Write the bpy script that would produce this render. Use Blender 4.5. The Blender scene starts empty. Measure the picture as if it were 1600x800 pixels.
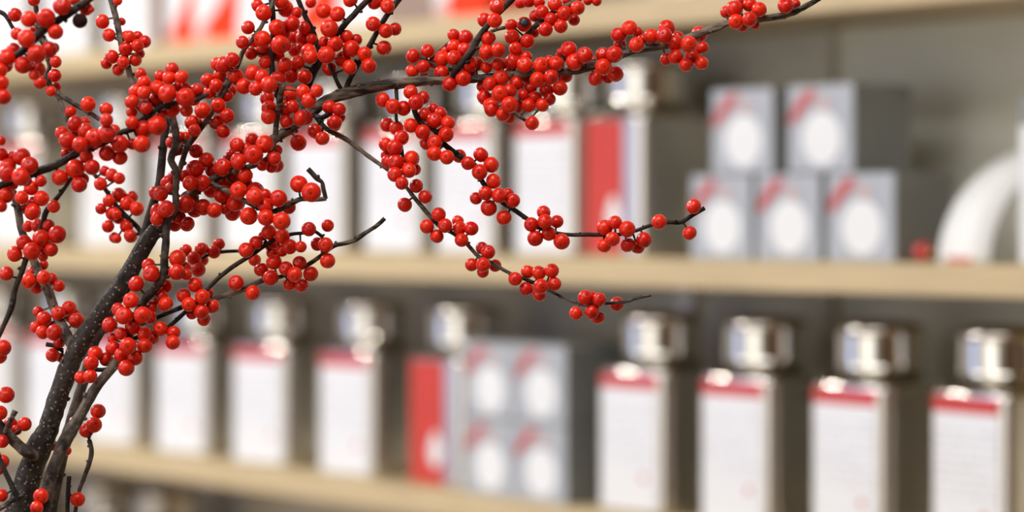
import bpy, bmesh, math, random
from mathutils import Vector, Matrix, noise
random.seed(7)
C = bpy.context.scene.collection
# ------------------------------------------------------------------ camera, light, exposure
F, CX, CY, EYE = 3900.0, 800.0, 340.0, 1.40        # focal length in pixels, principal point, eye height
FOCUS = 1.31
cam_d = bpy.data.cameras.new('camera'); cam = bpy.data.objects.new('camera', cam_d); C.objects.link(cam)
cam.location = (0, 0, EYE); cam.rotation_euler = (math.pi/2, 0, 0)
cam_d.sensor_width = 36; cam_d.lens = F/1600*36; cam_d.shift_y = -(400-CY)/1600
cam_d.clip_start = 0.05; cam_d.clip_end = 50
cam_d.dof.use_dof = True; cam_d.dof.focus_distance = FOCUS; cam_d.dof.aperture_fstop = 4.0
bpy.context.scene.camera = cam
vs = bpy.context.scene.view_settings
vs.view_transform = 'Standard'; vs.look = 'None'; vs.gamma = 1; vs.use_curve_mapping = False
vs.exposure = -0.14
cy = bpy.context.scene.cycles
cy.max_bounces = 6; cy.diffuse_bounces = 3; cy.glossy_bounces = 4; cy.transmission_bounces = 2; cy.caustics_reflective = False; cy.caustics_refractive = False; cy.sample_clamp_direct = 140; cy.sample_clamp_indirect = 5
w = bpy.data.worlds.new('world'); bpy.context.scene.world = w; w.use_nodes = True
w.node_tree.nodes['Background'].inputs[0].default_value = (0.75, 0.82, 1.0, 1)
w.node_tree.nodes['Background'].inputs[1].default_value = 0.6
# the shelf wall runs obliquely: u along the shelf to the right (towards us), v into the wall
S_, C_ = 0.657, 0.754
TH = math.atan2(-C_, S_)
K = 1.697
def uv(u, v, z=0): return Vector((S_*u + C_*v, -C_*u + S_*v, z))
def area(name, u, v, z, sx, sy, power, col, aim, shape='RECTANGLE'):
    d = bpy.data.lights.new(name, 'AREA'); d.shape = shape; d.size = sx
    if shape == 'RECTANGLE': d.size_y = sy
    d.energy = power; d.color = col
    o = bpy.data.objects.new(name, d); C.objects.link(o); o.location = uv(u, v, z)
    dirv = uv(*aim) - o.location
    o.rotation_euler = dirv.to_track_quat('-Z', 'Y').to_euler()
    return o
CEIL = 2.75
area('window_daylight', -4.9, -2.36, 1.55, 2.2, 1.9, 30, (0.36, 0.50, 1.0), (-4.5, 2, 1.5))
area('shop_window_light', -1.0, -2.36, 1.55, 2.0, 1.9, 22, (0.96, 0.98, 1.0), (-0.8, 2, 1.5))
for u in (-3.0, -0.5):  # broad soft fill added under the ceiling, not actual fixtures
    area('ceiling_fill_light', u, -0.5, CEIL-0.03, 2.0, 1.3, 46, (0.96, 0.98, 1.0), (u, -0.5, 0))
for u, v, p in [(-2.7, 0.40, 30), (-3.6, 0.40, 16), (-0.7, 0.40, 8)]:
    area('ceiling_spot_light', u, v, CEIL-0.05, 0.16, 0.16, p, (1.0, 0.95, 0.87), (u, v, 0), 'DISK')

# ------------------------------------------------------------------ materials
MATS = {}
def mat(name, col=(0.5, 0.5, 0.5), rough=0.5, metal=0.0, spec=0.5, coat=0.0, var=0.0, scale=40, bump=0.0, stretch=None, sss=0.0):
    m = bpy.data.materials.new(name); m.use_nodes = True
    nt = m.node_tree; b = nt.nodes['Principled BSDF']
    b.inputs['Base Color'].default_value = (*col, 1); b.inputs['Roughness'].default_value = rough
    b.inputs['Metallic'].default_value = metal; b.inputs['Specular IOR Level'].default_value = spec
    b.inputs['Coat Weight'].default_value = coat; b.inputs['Coat Roughness'].default_value = 0.1
    if var or bump:
        tc = nt.nodes.new('ShaderNodeTexCoord'); mp = nt.nodes.new('ShaderNodeMapping')
        nt.links.new(tc.outputs['Object'], mp.inputs[0])
        if stretch: mp.inputs['Scale'].default_value = stretch
        nz = nt.nodes.new('ShaderNodeTexNoise'); nz.inputs['Scale'].default_value = scale; nz.inputs['Detail'].default_value = 4
        nt.links.new(mp.outputs[0], nz.inputs['Vector'])
        if var:
            rp = nt.nodes.new('ShaderNodeValToRGB'); rp.color_ramp.elements[0].position = 0.3; rp.color_ramp.elements[1].position = 0.7
            rp.color_ramp.elements[0].color = (*[c*(1-var) for c in col], 1); rp.color_ramp.elements[1].color = (*[min(1, c*(1+var)) for c in col], 1)
            nt.links.new(nz.outputs['Fac'], rp.inputs[0]); nt.links.new(rp.outputs[0], b.inputs['Base Color'])
        if bump:
            bp = nt.nodes.new('ShaderNodeBump'); bp.inputs['Strength'].default_value = bump; bp.inputs['Distance'].default_value = 0.002
            nt.links.new(nz.outputs['Fac'], bp.inputs['Height']); nt.links.new(bp.outputs[0], b.inputs['Normal'])
    MATS[name] = m
    return m
mat('wall_paint', (0.78, 0.765, 0.64), 0.75, var=0.06, scale=6)
mat('wall_panel_dark', (0.62, 0.585, 0.49), 0.75, var=0.06, scale=6)
mat('white_paint', (0.80, 0.80, 0.78), 0.8, var=0.03, scale=4)
mat('floor_wood', (0.26, 0.17, 0.10), 0.45, var=0.25, scale=3, stretch=(1, 9, 1))
mat('shelf_wood', (0.57, 0.445, 0.26), 0.45, var=0.10, scale=14, stretch=(1, 12, 12), bump=0.05)
mat('steel', (0.72, 0.69, 0.64), 0.09, metal=1.0, var=0.03, scale=60, stretch=(1, 1, 0.05))
mat('steel_satin', (0.74, 0.69, 0.62), 0.30, metal=1.0, var=0.04, scale=60, stretch=(1, 1, 0.05))
mat('lid_steel', (0.68, 0.64, 0.57), 0.05, metal=1.0, var=0.03, scale=60)
mat('upright_metal', (0.88, 0.88, 0.90), 0.5, var=0.05)
mat('wood_panelling', (0.20, 0.12, 0.065), 0.45, var=0.3, scale=4, stretch=(6, 6, 0.5))
mat('red_print', (0.58, 0.045, 0.028), 0.4, coat=0.15, var=0.05, scale=30)
mat('red_carton', (0.85, 0.045, 0.006), 0.5, spec=0.25, var=0.05, scale=30)
mat('white_print', (0.80, 0.81, 0.82), 0.4, coat=0.3, var=0.02, scale=30)
mat('emblem_red', (0.62, 0.12, 0.08), 0.4, var=0.05)
mat('box_grey', (0.24, 0.245, 0.23), 0.5, var=0.05, scale=25)
mat('box_lit_front', (0.42, 0.44, 0.48), 0.45, coat=0.2, var=0.05, scale=30)  # gift box grey made lighter: the light on the front put into the colour
mat('ribbon_red', (0.50, 0.10, 0.10), 0.5, var=0.1, scale=80)
mat('motif_pink', (0.66, 0.40, 0.36), 0.5, var=0.1, scale=80)
mat('disc_white', (0.80, 0.81, 0.83), 0.45, var=0.02, scale=60)
mat('paper', (0.82, 0.82, 0.81), 0.6, var=0.03, scale=40)
mat('bauble_red', (0.50, 0.02, 0.02), 0.25, coat=0.5, var=0.05)
mat('brass', (0.6, 0.45, 0.2), 0.3, metal=1.0, var=0.05)
mat('calyx', (0.012, 0.006, 0.004), 0.7, var=0.3, scale=400)
mat('dried', (0.022, 0.003, 0.003), 0.6, spec=0.15, var=0.5, scale=300, bump=0.4)
mat('pedicel', (0.05, 0.035, 0.02), 0.6, var=0.3, scale=300)

def label_paper():                       # white tin label with faint grey lines of small print
    m = mat('label_paper', (0.80, 0.80, 0.81), 0.32, coat=0.5)
    nt = m.node_tree; b = nt.nodes['Principled BSDF']
    tc = nt.nodes.new('ShaderNodeTexCoord'); sx = nt.nodes.new('ShaderNodeSeparateXYZ'); nt.links.new(tc.outputs['Object'], sx.inputs[0])
    wv = nt.nodes.new('ShaderNodeTexWave'); wv.bands_direction = 'Z'; wv.inputs['Scale'].default_value = 40; wv.inputs['Distortion'].default_value = 0
    nt.links.new(tc.outputs['Object'], wv.inputs['Vector'])
    nz = nt.nodes.new('ShaderNodeTexNoise'); nz.inputs['Scale'].default_value = 220; nt.links.new(tc.outputs['Object'], nz.inputs['Vector'])
    a = nt.nodes.new('ShaderNodeMath'); a.operation = 'GREATER_THAN'; a.inputs[1].default_value = 0.72; nt.links.new(wv.outputs['Fac'], a.inputs[0])
    c = nt.nodes.new('ShaderNodeMath'); c.operation = 'GREATER_THAN'; c.inputs[1].default_value = 0.5; nt.links.new(nz.outputs['Fac'], c.inputs[0])
    # print only in the middle block of the label
    lo = nt.nodes.new('ShaderNodeMath'); lo.operation = 'GREATER_THAN'; lo.inputs[1].default_value = 0.045; nt.links.new(sx.outputs['Z'], lo.inputs[0])
    hi = nt.nodes.new('ShaderNodeMath'); hi.operation = 'LESS_THAN'; hi.inputs[1].default_value = 0.108; nt.links.new(sx.outputs['Z'], hi.inputs[0])
    p = nt.nodes.new('ShaderNodeMath'); p.operation = 'MULTIPLY'; nt.links.new(a.outputs[0], p.inputs[0]); nt.links.new(c.outputs[0], p.inputs[1])
    q = nt.nodes.new('ShaderNodeMath'); q.operation = 'MULTIPLY'; nt.links.new(lo.outputs[0], q.inputs[0]); nt.links.new(hi.outputs[0], q.inputs[1])
    r = nt.nodes.new('ShaderNodeMath'); r.operation = 'MULTIPLY'; nt.links.new(p.outputs[0], r.inputs[0]); nt.links.new(q.outputs[0], r.inputs[1])
    mx = nt.nodes.new('ShaderNodeMix'); mx.data_type = 'RGBA'; mx.inputs['A'].default_value = (0.80, 0.80, 0.81, 1); mx.inputs['B'].default_value = (0.60, 0.59, 0.60, 1)
    nt.links.new(r.outputs[0], mx.inputs['Factor']); nt.links.new(mx.outputs['Result'], b.inputs['Base Color'])
    return m
label_paper()

def berry_mat(name, c0, c1):
    m = bpy.data.materials.new(name); m.use_nodes = True; nt = m.node_tree; b = nt.nodes['Principled BSDF']
    oi = nt.nodes.new('ShaderNodeObjectInfo'); rp = nt.nodes.new('ShaderNodeValToRGB')
    rp.color_ramp.elements[0].color = (*c0, 1); rp.color_ramp.elements[1].color = (*c1, 1)
    nt.links.new(oi.outputs['Random'], rp.inputs[0])
    tc = nt.nodes.new('ShaderNodeTexCoord'); nz = nt.nodes.new('ShaderNodeTexNoise'); nz.inputs['Scale'].default_value = 2.2; nz.inputs['Detail'].default_value = 5
    nt.links.new(tc.outputs['Object'], nz.inputs['Vector'])
    mx = nt.nodes.new('ShaderNodeMix'); mx.data_type = 'RGBA'; mx.blend_type = 'MULTIPLY'
    r2 = nt.nodes.new('ShaderNodeValToRGB'); r2.color_ramp.elements[0].position = 0.3; r2.color_ramp.elements[1].position = 0.7
    r2.color_ramp.elements[0].color = (0.82, 0.72, 0.72, 1); r2.color_ramp.elements[1].color = (1, 1, 1, 1)
    nt.links.new(nz.outputs['Fac'], r2.inputs[0]); mx.inputs['Factor'].default_value = 1
    nt.links.new(rp.outputs[0], mx.inputs['A']); nt.links.new(r2.outputs[0], mx.inputs['B']); nt.links.new(mx.outputs['Result'], b.inputs['Base Color'])
    b.inputs['Roughness'].default_value = 0.27; b.inputs['Specular IOR Level'].default_value = 0.36
    MATS[name] = m
berry_mat('berry_red', (0.60, 0.010, 0.003), (0.82, 0.028, 0.005))

def bark(name, dark, light, dots, along=(1, 1, 1)):
    m = bpy.data.materials.new(name); m.use_nodes = True; nt = m.node_tree; b = nt.nodes['Principled BSDF']
    tc = nt.nodes.new('ShaderNodeTexCoord')
    nz = nt.nodes.new('ShaderNodeTexNoise'); nz.inputs['Scale'].default_value = 220; nz.inputs['Detail'].default_value = 6
    n2 = nt.nodes.new('ShaderNodeTexNoise'); n2.inputs['Scale'].default_value = 28; n2.inputs['Detail'].default_value = 3
    mp = nt.nodes.new('ShaderNodeMapping'); mp.inputs['Scale'].default_value = along; nt.links.new(tc.outputs['Object'], mp.inputs[0])
    nt.links.new(mp.outputs[0], nz.inputs['Vector']); nt.links.new(tc.outputs['Object'], n2.inputs['Vector'])
    ad = nt.nodes.new('ShaderNodeMath'); ad.operation = 'MULTIPLY_ADD'; ad.inputs[1].default_value = 0.5; nt.links.new(nz.outputs['Fac'], ad.inputs[0])
    hf = nt.nodes.new('ShaderNodeMath'); hf.operation = 'MULTIPLY'; hf.inputs[1].default_value = 0.5; nt.links.new(n2.outputs['Fac'], hf.inputs[0]); nt.links.new(hf.outputs[0], ad.inputs[2])
    rp = nt.nodes.new('ShaderNodeValToRGB'); rp.color_ramp.elements[0].position = 0.42; rp.color_ramp.elements[1].position = 0.60
    rp.color_ramp.elements[0].color = (*dark, 1); rp.color_ramp.elements[1].color = (*light, 1); nt.links.new(ad.outputs[0], rp.inputs[0])
    out = rp.outputs[0]
    hsrc = nz.outputs['Fac']
    if dots:
        vo = nt.nodes.new('ShaderNodeTexVoronoi'); vo.inputs['Scale'].default_value = 430; vo.inputs['Randomness'].default_value = 1
        nt.links.new(tc.outputs['Object'], vo.inputs['Vector'])
        lt = nt.nodes.new('ShaderNodeMapRange'); lt.inputs['From Min'].default_value = 0.20; lt.inputs['From Max'].default_value = 0.28
        lt.inputs['To Min'].default_value = 1; lt.inputs['To Max'].default_value = 0; nt.links.new(vo.outputs['Distance'], lt.inputs['Value'])
        cs = nt.nodes.new('ShaderNodeSeparateColor'); nt.links.new(vo.outputs['Color'], cs.inputs[0])
        gt = nt.nodes.new('ShaderNodeMath'); gt.operation = 'GREATER_THAN'; gt.inputs[1].default_value = 0.15; nt.links.new(cs.outputs[0], gt.inputs[0])
        ml = nt.nodes.new('ShaderNodeMath'); ml.operation = 'MULTIPLY'; nt.links.new(lt.outputs[0], ml.inputs[0]); nt.links.new(gt.outputs[0], ml.inputs[1])
        mx = nt.nodes.new('ShaderNodeMix'); mx.data_type = 'RGBA'; mx.inputs['B'].default_value = (0.22, 0.185, 0.15, 1)
        nt.links.new(ml.outputs[0], mx.inputs['Factor']); nt.links.new(out, mx.inputs['A']); out = mx.outputs['Result']
    nt.links.new(out, b.inputs['Base Color']); b.inputs['Roughness'].default_value = 0.65; b.inputs['Specular IOR Level'].default_value = 0.25
    bp = nt.nodes.new('ShaderNodeBump'); bp.inputs['Strength'].default_value = 0.8; bp.inputs['Distance'].default_value = 0.0018
    nt.links.new(hsrc, bp.inputs['Height']); nt.links.new(bp.outputs[0], b.inputs['Normal'])
    MATS[name] = m
bark('bark_trunk', (0.013, 0.009, 0.007), (0.046, 0.034, 0.027), True)
bark('bark_brown', (0.018, 0.012, 0.009), (0.125, 0.092, 0.072), False)
bark('bark_limb', (0.014, 0.009, 0.006), (0.20, 0.148, 0.108), False, (0.45, 2.2, 2.2))
bark('bark_dark', (0.008, 0.005, 0.004), (0.040, 0.025, 0.018), False)
bark('bark_grey', (0.036, 0.027, 0.021), (0.23, 0.185, 0.145), False)

# ------------------------------------------------------------------ mesh helpers
def link(name, bm, m, parent=None, loc=None, rz=None, smooth=False):
    me = bpy.data.meshes.new(name); bm.normal_update(); bm.to_mesh(me); bm.free()
    for x in (m if isinstance(m, (list, tuple)) else [m]): me.materials.append(MATS[x])
    if smooth:
        for p in me.polygons: p.use_smooth = True
    o = bpy.data.objects.new(name, me); C.objects.link(o)
    if parent: o.parent = parent
    if loc is not None: o.location = loc
    if rz is not None: o.rotation_euler = (0, 0, rz)
    return o
def tag(o, label=None, cat=None, group=None, kind=None):
    if label: o['label'] = label
    if cat: o['category'] = cat
    if group: o['group'] = group
    if kind: o['kind'] = kind
    return o
def empty(name, loc, rz=0):
    o = bpy.data.objects.new(name, None); C.objects.link(o); o.location = loc; o.rotation_euler = (0, 0, rz); o.empty_display_size = 0.02
    return o
def box(bm, x0, x1, y0, y1, z0, z1, bev=0.0, seg=2):
    r = bmesh.ops.create_cube(bm, size=1)
    vs_ = r['verts']
    for v in vs_:
        v.co = Vector(((x0+x1)/2 + v.co.x*(x1-x0), (y0+y1)/2 + v.co.y*(y1-y0), (z0+z1)/2 + v.co.z*(z1-z0)))
    if bev:
        es = list({e for v in vs_ for e in v.link_edges})
        bmesh.ops.bevel(bm, geom=es, offset=bev, segments=seg, affect='EDGES', profile=0.5)
def rings(bm, rows, cap0=True, cap1=True):
    prev = None; first = None
    for row in rows:
        cur = [bm.verts.new(p) for p in row]
        if prev:
            n = len(cur)
            for i in range(n): bm.faces.new((prev[i], prev[(i+1) % n], cur[(i+1) % n], cur[i]))
        else: first = cur
        prev = cur
    if cap0: bm.faces.new(list(reversed(first)))
    if cap1: bm.faces.new(prev)

# ------------------------------------------------------------------ room
WALLV = K + 0.172
def slab(name, m, u0, u1, v0, v1, z0, z1, kind='structure', bev=0):
    bm = bmesh.new(); box(bm, u0, u1, v0, v1, z0, z1, bev)
    return tag(link(name, bm, m, loc=(0, 0, 0), rz=TH), kind=kind)
U0, U1, V0 = -6.2, 2.2, -2.4
slab('floor', 'floor_wood', U0, U1, V0, WALLV+0.1, -0.05, 0)
slab('ceiling', 'white_paint', U0, U1, V0, WALLV+0.1, CEIL, CEIL+0.05)
slab('wall_back', 'wall_paint', U0, U1, WALLV, WALLV+0.1, 0, CEIL)
slab('wall_left', 'white_paint', U0-0.1, U0, V0, WALLV+0.1, 0, CEIL)
slab('wall_right', 'wood_panelling', U1, U1+0.1, V0, WALLV+0.1, 0, CEIL)
slab('wall_front', 'white_paint', U0, U1, V0-0.1, V0, 0, CEIL)
slab('trim_4', 'wood_panelling', 1.0, U1-0.01, V0, V0+0.04, 0, 2.3)  # unseen brown slab, added for the polished lids to reflect
def on_plane(x, y, v):
    a = (x-CX)/F; Y = v/(S_ + C_*a)
    return Vector((a*Y, Y, EYE + (CY-y)/F*Y))
def u_of(x, v):
    p = on_plane(x, 0, v); return S_*p.x - C_*p.y
# darker panel of the shelf wall, ending at the seam seen above the gift boxes
us = u_of(1296, WALLV-0.012)
pan = slab('trim_1', 'wall_panel_dark', U0+0.01, us, WALLV-0.012, WALLV-0.001, 0.3, 2.2)
for n, x in ((2, 1068), (3, 322)):
    uc = u_of(x, WALLV-0.024)
    slab('trim_%d' % n, 'upright_metal', uc-0.010, uc+0.010, WALLV-0.024, WALLV-0.012, 0.3, 2.2, bev=0.002)

# ------------------------------------------------------------------ shelves
def zat(x, y, v): return on_plane(x, y, v).z
T = 0.028
MID = zat(1000, 404, K-0.02); SP = 0.251
ZS = {'top': MID+SP, 'mid': MID, 'low': MID-SP, 'bottom': MID-2*SP}
for key, lab in (('top', 'pale wooden shelf board running along the top edge of the picture'),
                 ('mid', 'pale wooden shelf board carrying the stacked pyramid of five grey boxes'),
                 ('low', 'pale wooden shelf board sloping to the bottom edge under the lower row of tins'),
                 ('bottom', 'pale wooden shelf board lowest of the wall shelves')):
    bm = bmesh.new(); box(bm, -5.2, 1.3, K-0.02, WALLV-0.026, ZS[key]-T, ZS[key], 0.0015, 1)
    tag(link('wooden_shelf', bm, 'shelf_wood', loc=(0, 0, 0), rz=TH), lab, 'shelf', 'wall shelves')

# ------------------------------------------------------------------ tea tins
W, CR, HB = 0.096, 0.014, 0.141
def sq_profile(n=48, half=W/2, r=CR):
    pts = []
    for cx, cy, a0 in ((1, -1, -90), (1, 1, 0), (-1, 1, 90), (-1, -1, 180)):
        for k in range(n//4):
            a = math.radians(a0 + 90*k/(n//4-1))
            pts.append(((half-r)*cx + r*math.cos(a), (half-r)*cy + r*math.sin(a)))
    return pts
PROF = sq_profile()
def tin_body_mesh():
    bm = bmesh.new(); rows = []; r = .009
    prof = [(0, .0022, 0), (.002, .0007, 0), (.005, 0, 0), (.0065, 0, 0), (.10, 0, 0), (HB-.006, 0, 0), (HB-.004, 0, 0)]   # height, inset, roundness
    for k in range(1, 9):
        a = math.radians(78)*k/8
        prof.append((HB-.004 + r*math.sin(a), r*(1-math.cos(a)), .62*(k/8)**1.3))
    prof += [(HB+.0062, .0098, .82), (HB+.0072, .0115, 1), (HB+.0080, .0130, 1), (HB+.016, .0130, 1)]
    for z, d, t in prof:
        row = []
        for x, y in PROF:
            a = math.atan2(y, x); R = .052 - d; q = (W/2-d)/(W/2)
            row.append(((1-t)*x*q + t*R*math.cos(a), (1-t)*y*q + t*R*math.sin(a), z))
        rows.append(row)
    rings(bm, rows)
    for f in bm.faces:
        if f.calc_center_median().z < HB-.0055: f.material_index = 1     # satin walls below the polished shoulder
    return bm
def tin_lid_mesh():
    bm = bmesh.new(); rows = []; b = HB+.012
    for z, r in ((b, .038), (b, .0415), (b+.001, .0425), (b+.003, .0425), (b+.004, .0417), (b+.0052, .0417), (b+.0318, .0417), (b+.033, .0417), (b+.034, .0425), (b+.037, .0425), (b+.0395, .0405), (b+.0430, .033), (b+.0450, .020), (b+.0456, .005)):
        rows.append([(r*math.cos(2*math.pi*i/48), r*math.sin(2*math.pi*i/48), z) for i in range(48)])
    rings(bm, rows); return bm
# the label wraps the left corner and covers the front face
def front_path(x_end):
    h = W/2; pts = []
    for k in range(7):
        a = math.radians(205 + (270-205)*k/6)
        pts.append((-(h-CR) + (CR)*math.cos(a), -(h-CR) + CR*math.sin(a), math.cos(a), math.sin(a)))
    for k in range(1, 5):
        pts.append((-(h-CR) + (x_end + h-CR)*k/4, -h, 0, -1))
    return pts
def strip_mesh(x_end, z0, z1, off=0.0002, th=0.0004, i0=0):
    bm = bmesh.new(); P = front_path(x_end)[i0:]
    rows = []
    for x, y, nx, ny in P:
        rows.append([(x+nx*off, y+ny*off, z0), (x+nx*off, y+ny*off, z1), (x+nx*(off+th), y+ny*(off+th), z1), (x+nx*(off+th), y+ny*(off+th), z0)])
    rings(bm, rows); bmesh.ops.recalc_face_normals(bm, faces=bm.faces); return bm
def oval_mesh(cx, cz, rx, rz, y, th=0.0004, n=24, tear=0.0):
    bm = bmesh.new()
    def row(yy): 
        r = []
        for i in range(n):
            a = 2*math.pi*i/n; k = 1 - tear*max(0, math.sin(a))*abs(math.cos(a))*1.2
            r.append((cx + rx*math.cos(a)*k, yy, cz + rz*math.sin(a)))
        return r
    rings(bm, [row(y), row(y-th)]); bmesh.ops.recalc_face_normals(bm, faces=bm.faces); return bm
_me = {}
def shared(key, fn, m, smooth=False):
    if key not in _me:
        bm = fn(); me = bpy.data.meshes.new(key); bm.normal_update(); bm.to_mesh(me); bm.free(); me.materials.append(MATS[m])
        if smooth:
            for p in me.polygons: p.use_smooth = True
        _me[key] = me
    return _me[key]
def child(name, me, parent, loc=None):
    o = bpy.data.objects.new(name, me); C.objects.link(o); o.parent = parent
    if loc: o.location = loc
    return o
def px(p): return CX + F*p.x/p.y
def solve_tin(xl, xr, v0=K):
    best = None
    for yd in range(-12, 58, 1):
        ya = math.radians(yd); ext = W/2*(abs(math.cos(ya)) + abs(math.sin(ya))) - 0.004*min(1, abs(yd)/20)
        vc = v0 + ext
        du, dv = math.cos(ya), math.sin(ya)          # tin x axis in (u, v)
        fu, fv = math.sin(ya), -math.cos(ya)         # outward front normal
        def corner(u, s): return uv(u + s*W/2*du + W/2*fu, vc + s*W/2*dv + W/2*fv)
        lo, hi = -6.0, 1.6
        for _ in range(50):
            md = (lo+hi)/2
            if px(corner(md, -1)) < xl: lo = md
            else: hi = md
        e = abs(px(corner(lo, 1)) - xr)
        if best is None or e < best[0]: best = (e, yd, lo, vc)
    return best
def tin(xl, xr, shelf, label, red=False, group=None):
    e, yd, u, vc = solve_tin(xl, xr)
    t = empty('tea_tin', uv(u, vc, ZS[shelf]), TH + math.radians(yd))
    tag(t, label, 'tin', group)
    bme = shared('tin_body', tin_body_mesh, 'steel', True)
    if len(bme.materials) < 2: bme.materials.append(MATS['steel_satin'])
    child('body', bme, t)
    child('lid', shared('tin_lid', tin_lid_mesh, 'lid_steel', True), t)
    if red:
        l = child('label', shared('tin_label_red', lambda: strip_mesh(0.018, 0.004, 0.1365), 'red_print'), t)
        child('emblem', shared('tin_emblem_white', lambda: oval_mesh(0.004, 0.042, 0.0115, 0.019, -W/2-0.0006, tear=0.5), 'white_print'), l)
    else:
        l = child('label', shared('tin_label_white', lambda: strip_mesh(0.037, 0.004, 0.1225), 'label_paper'), t)
        child('label_band', shared('tin_label_band', lambda: strip_mesh(0.037, 0.1226, 0.1365), 'red_print'), l)
        child('emblem', shared('tin_emblem_red', lambda: oval_mesh(0.020, 0.036, 0.0035, 0.004, -W/2-0.0006, n=10), 'emblem_red'), l)
    return t
G_top, G_mid, G_low, G_bot = 'tins on the top shelf', 'tins on the middle shelf', 'tins on the lower shelf', 'tins on the bottom shelf'
for xl, xr, lab in ((-34, 46, 'steel tea tin with white label on top shelf, cut by the left edge'),
                    (60, 143, 'steel tea tin with white label on top shelf, second from the left edge'),
                    (158, 240, 'steel tea tin with white label on top shelf, beside the red cartons')):
    tin(xl, xr, 'top', lab, group=G_top)
MIDS = [(-22, 65, 'leftmost tin on the middle shelf, white label, cut by left edge'),
        (120, 212, 'second tin from the left on the middle shelf, white label behind berries'),
        (232, 325, 'third tin from the left on the middle shelf, white label behind berries'),
        (342, 437, 'fourth tin from the left on the middle shelf, white label behind berries'),
        (447, 540, 'steel tin on middle shelf, white red-banded label, fourth left of the red-labelled tin'),
        (563, 660, 'steel tin on middle shelf, white red-banded label, third left of the red-labelled tin'),
        (675, 773, 'steel tin on middle shelf, white red-banded label, second left of the red-labelled tin'),
        (797, 900, 'steel tin on middle shelf, white red-banded label, directly left of the red-labelled tin')]
for xl, xr, lab in MIDS: tin(xl, xr, 'mid', lab, group=G_mid)
tin(908, 1003, 'mid', 'steel tin with red label and white emblem on middle shelf beside five grey boxes', True, G_mid)
LOWS = [(-66, 28, 'leftmost tin on the lower shelf, white label, cut by left edge'),
        (36, 115, 'steel tin with white label on lower shelf behind the thick berry branch stem'),
        (128, 216, 'steel tin with white label on lower shelf just right of the thick berry stem'),
        (238, 328, 'steel tin on lower shelf, white label, third left of the red-labelled tin'),
        (358, 450, 'steel tin on lower shelf, white red-banded label, second left of the red-labelled tin'),
        (493, 586, 'steel tin on lower shelf, white red-banded label, directly left of the red-labelled tin'),
        (930, 1040, 'first steel tin right of the four stacked boxes on the lower shelf'),
        (1088, 1205, 'second steel tin right of the four stacked boxes on the lower shelf'),
        (1261, 1384, 'third steel tin right of the four stacked boxes on the lower shelf'),
        (1448, 1576, 'rightmost steel tin on the lower shelf, cut by the right edge')]
for xl, xr, lab in LOWS: tin(xl, xr, 'low', lab, group=G_low)
tin(634, 722, 'low', 'steel tin with red label on lower shelf beside the four stacked boxes', True, G_low)
for xl, xr, lab in ((-20, 62, 'steel tin on the bottom shelf, only its lid showing at lower left corner'),
                    (88, 170, 'steel tin on the bottom shelf, lid showing behind the lower berry twigs'),
                    (176, 262, 'steel tin on the bottom shelf, rightmost lid showing at the bottom edge')):
    tin(xl, xr, 'bottom', lab, group=G_bot)

# ------------------------------------------------------------------ gift boxes
B = 0.080
def box_body(): bm = bmesh.new(); box(bm, 0, B, 0, B, 0, B, 0.0015, 2); return bm
def box_lit_front(): bm = bmesh.new(); box(bm, 0.0012, B-0.0012, -0.0005, 0.0002, 0.0012, B-0.0012); return bm
def rib_mesh():                                  # diagonal red ribbon printed on the upper left of the face
    bm = bmesh.new()
    pts = [(0.003, 0.046), (0.012, 0.056), (0.022, 0.067), (0.034, 0.074)]
    rows = []
    for (x, z), hw in zip(pts, (0.0035, 0.006, 0.0065, 0.004)):
        rows.append([(x-hw*.7, -0.0006, z+hw*.7), (x+hw*.7, -0.0006, z-hw*.7), (x+hw*.7, -0.0010, z-hw*.7), (x-hw*.7, -0.0010, z+hw*.7)])
    rings(bm, rows); bmesh.ops.recalc_face_normals(bm, faces=bm.faces); return bm
def gift_box(u, z, label, group, yaw=0, v=K):
    t = empty('gift_box', uv(u, v, z), TH + math.radians(yaw)); tag(t, label, 'box', group)
    child('box_body', shared('box_body', box_body, 'box_grey'), t)
    f = child('lit_front', shared('box_front', box_lit_front, 'box_lit_front'), t)
    child('round_label', shared('box_disc', lambda: oval_mesh(0.042, 0.031, 0.0235, 0.0245, -0.0006, n=32), 'disc_white'), f)
    child('ribbon', shared('box_ribbon', rib_mesh, 'ribbon_red'), f)
    child('motif', shared('box_motif', lambda: oval_mesh(0.045, 0.062, 0.006, 0.005, -0.0006, n=14), 'motif_pink'), f)
g1 = 'pyramid of grey boxes on the middle shelf'
for x, lab in ((1080, 'grey box with round white label, bottom row left of the pyramid of five'),
               (1182, 'grey box with round white label, bottom row middle of the pyramid of five'),
               (1292, 'grey box with round white label, bottom row right of the pyramid of five')):
    gift_box(u_of(x, K), ZS['mid'], lab, g1)
for x, lab in ((1112, 'grey box with round white label, upper left box of the pyramid of five'),
               (1231, 'grey box with round white label, upper right box of the pyramid of five')):
    gift_box(u_of(x, K), ZS['mid']+B+0.0004, lab, g1)
g2 = 'block of four grey boxes on the lower shelf'
for x, k, lab in ((726, 0, 'grey box with white label beside red tin, lower left of the block of four'),
                  (804, 0, 'grey box with white label on lower shelf, lower right of the block of four'),
                  (726, 1, 'grey box with white label beside red tin, upper left of the block of four'),
                  (804, 1, 'grey box with white label on lower shelf, upper right of the block of four')):
    gift_box(u_of(x, K), ZS['low']+k*(B+0.0004), lab, g2)

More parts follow.
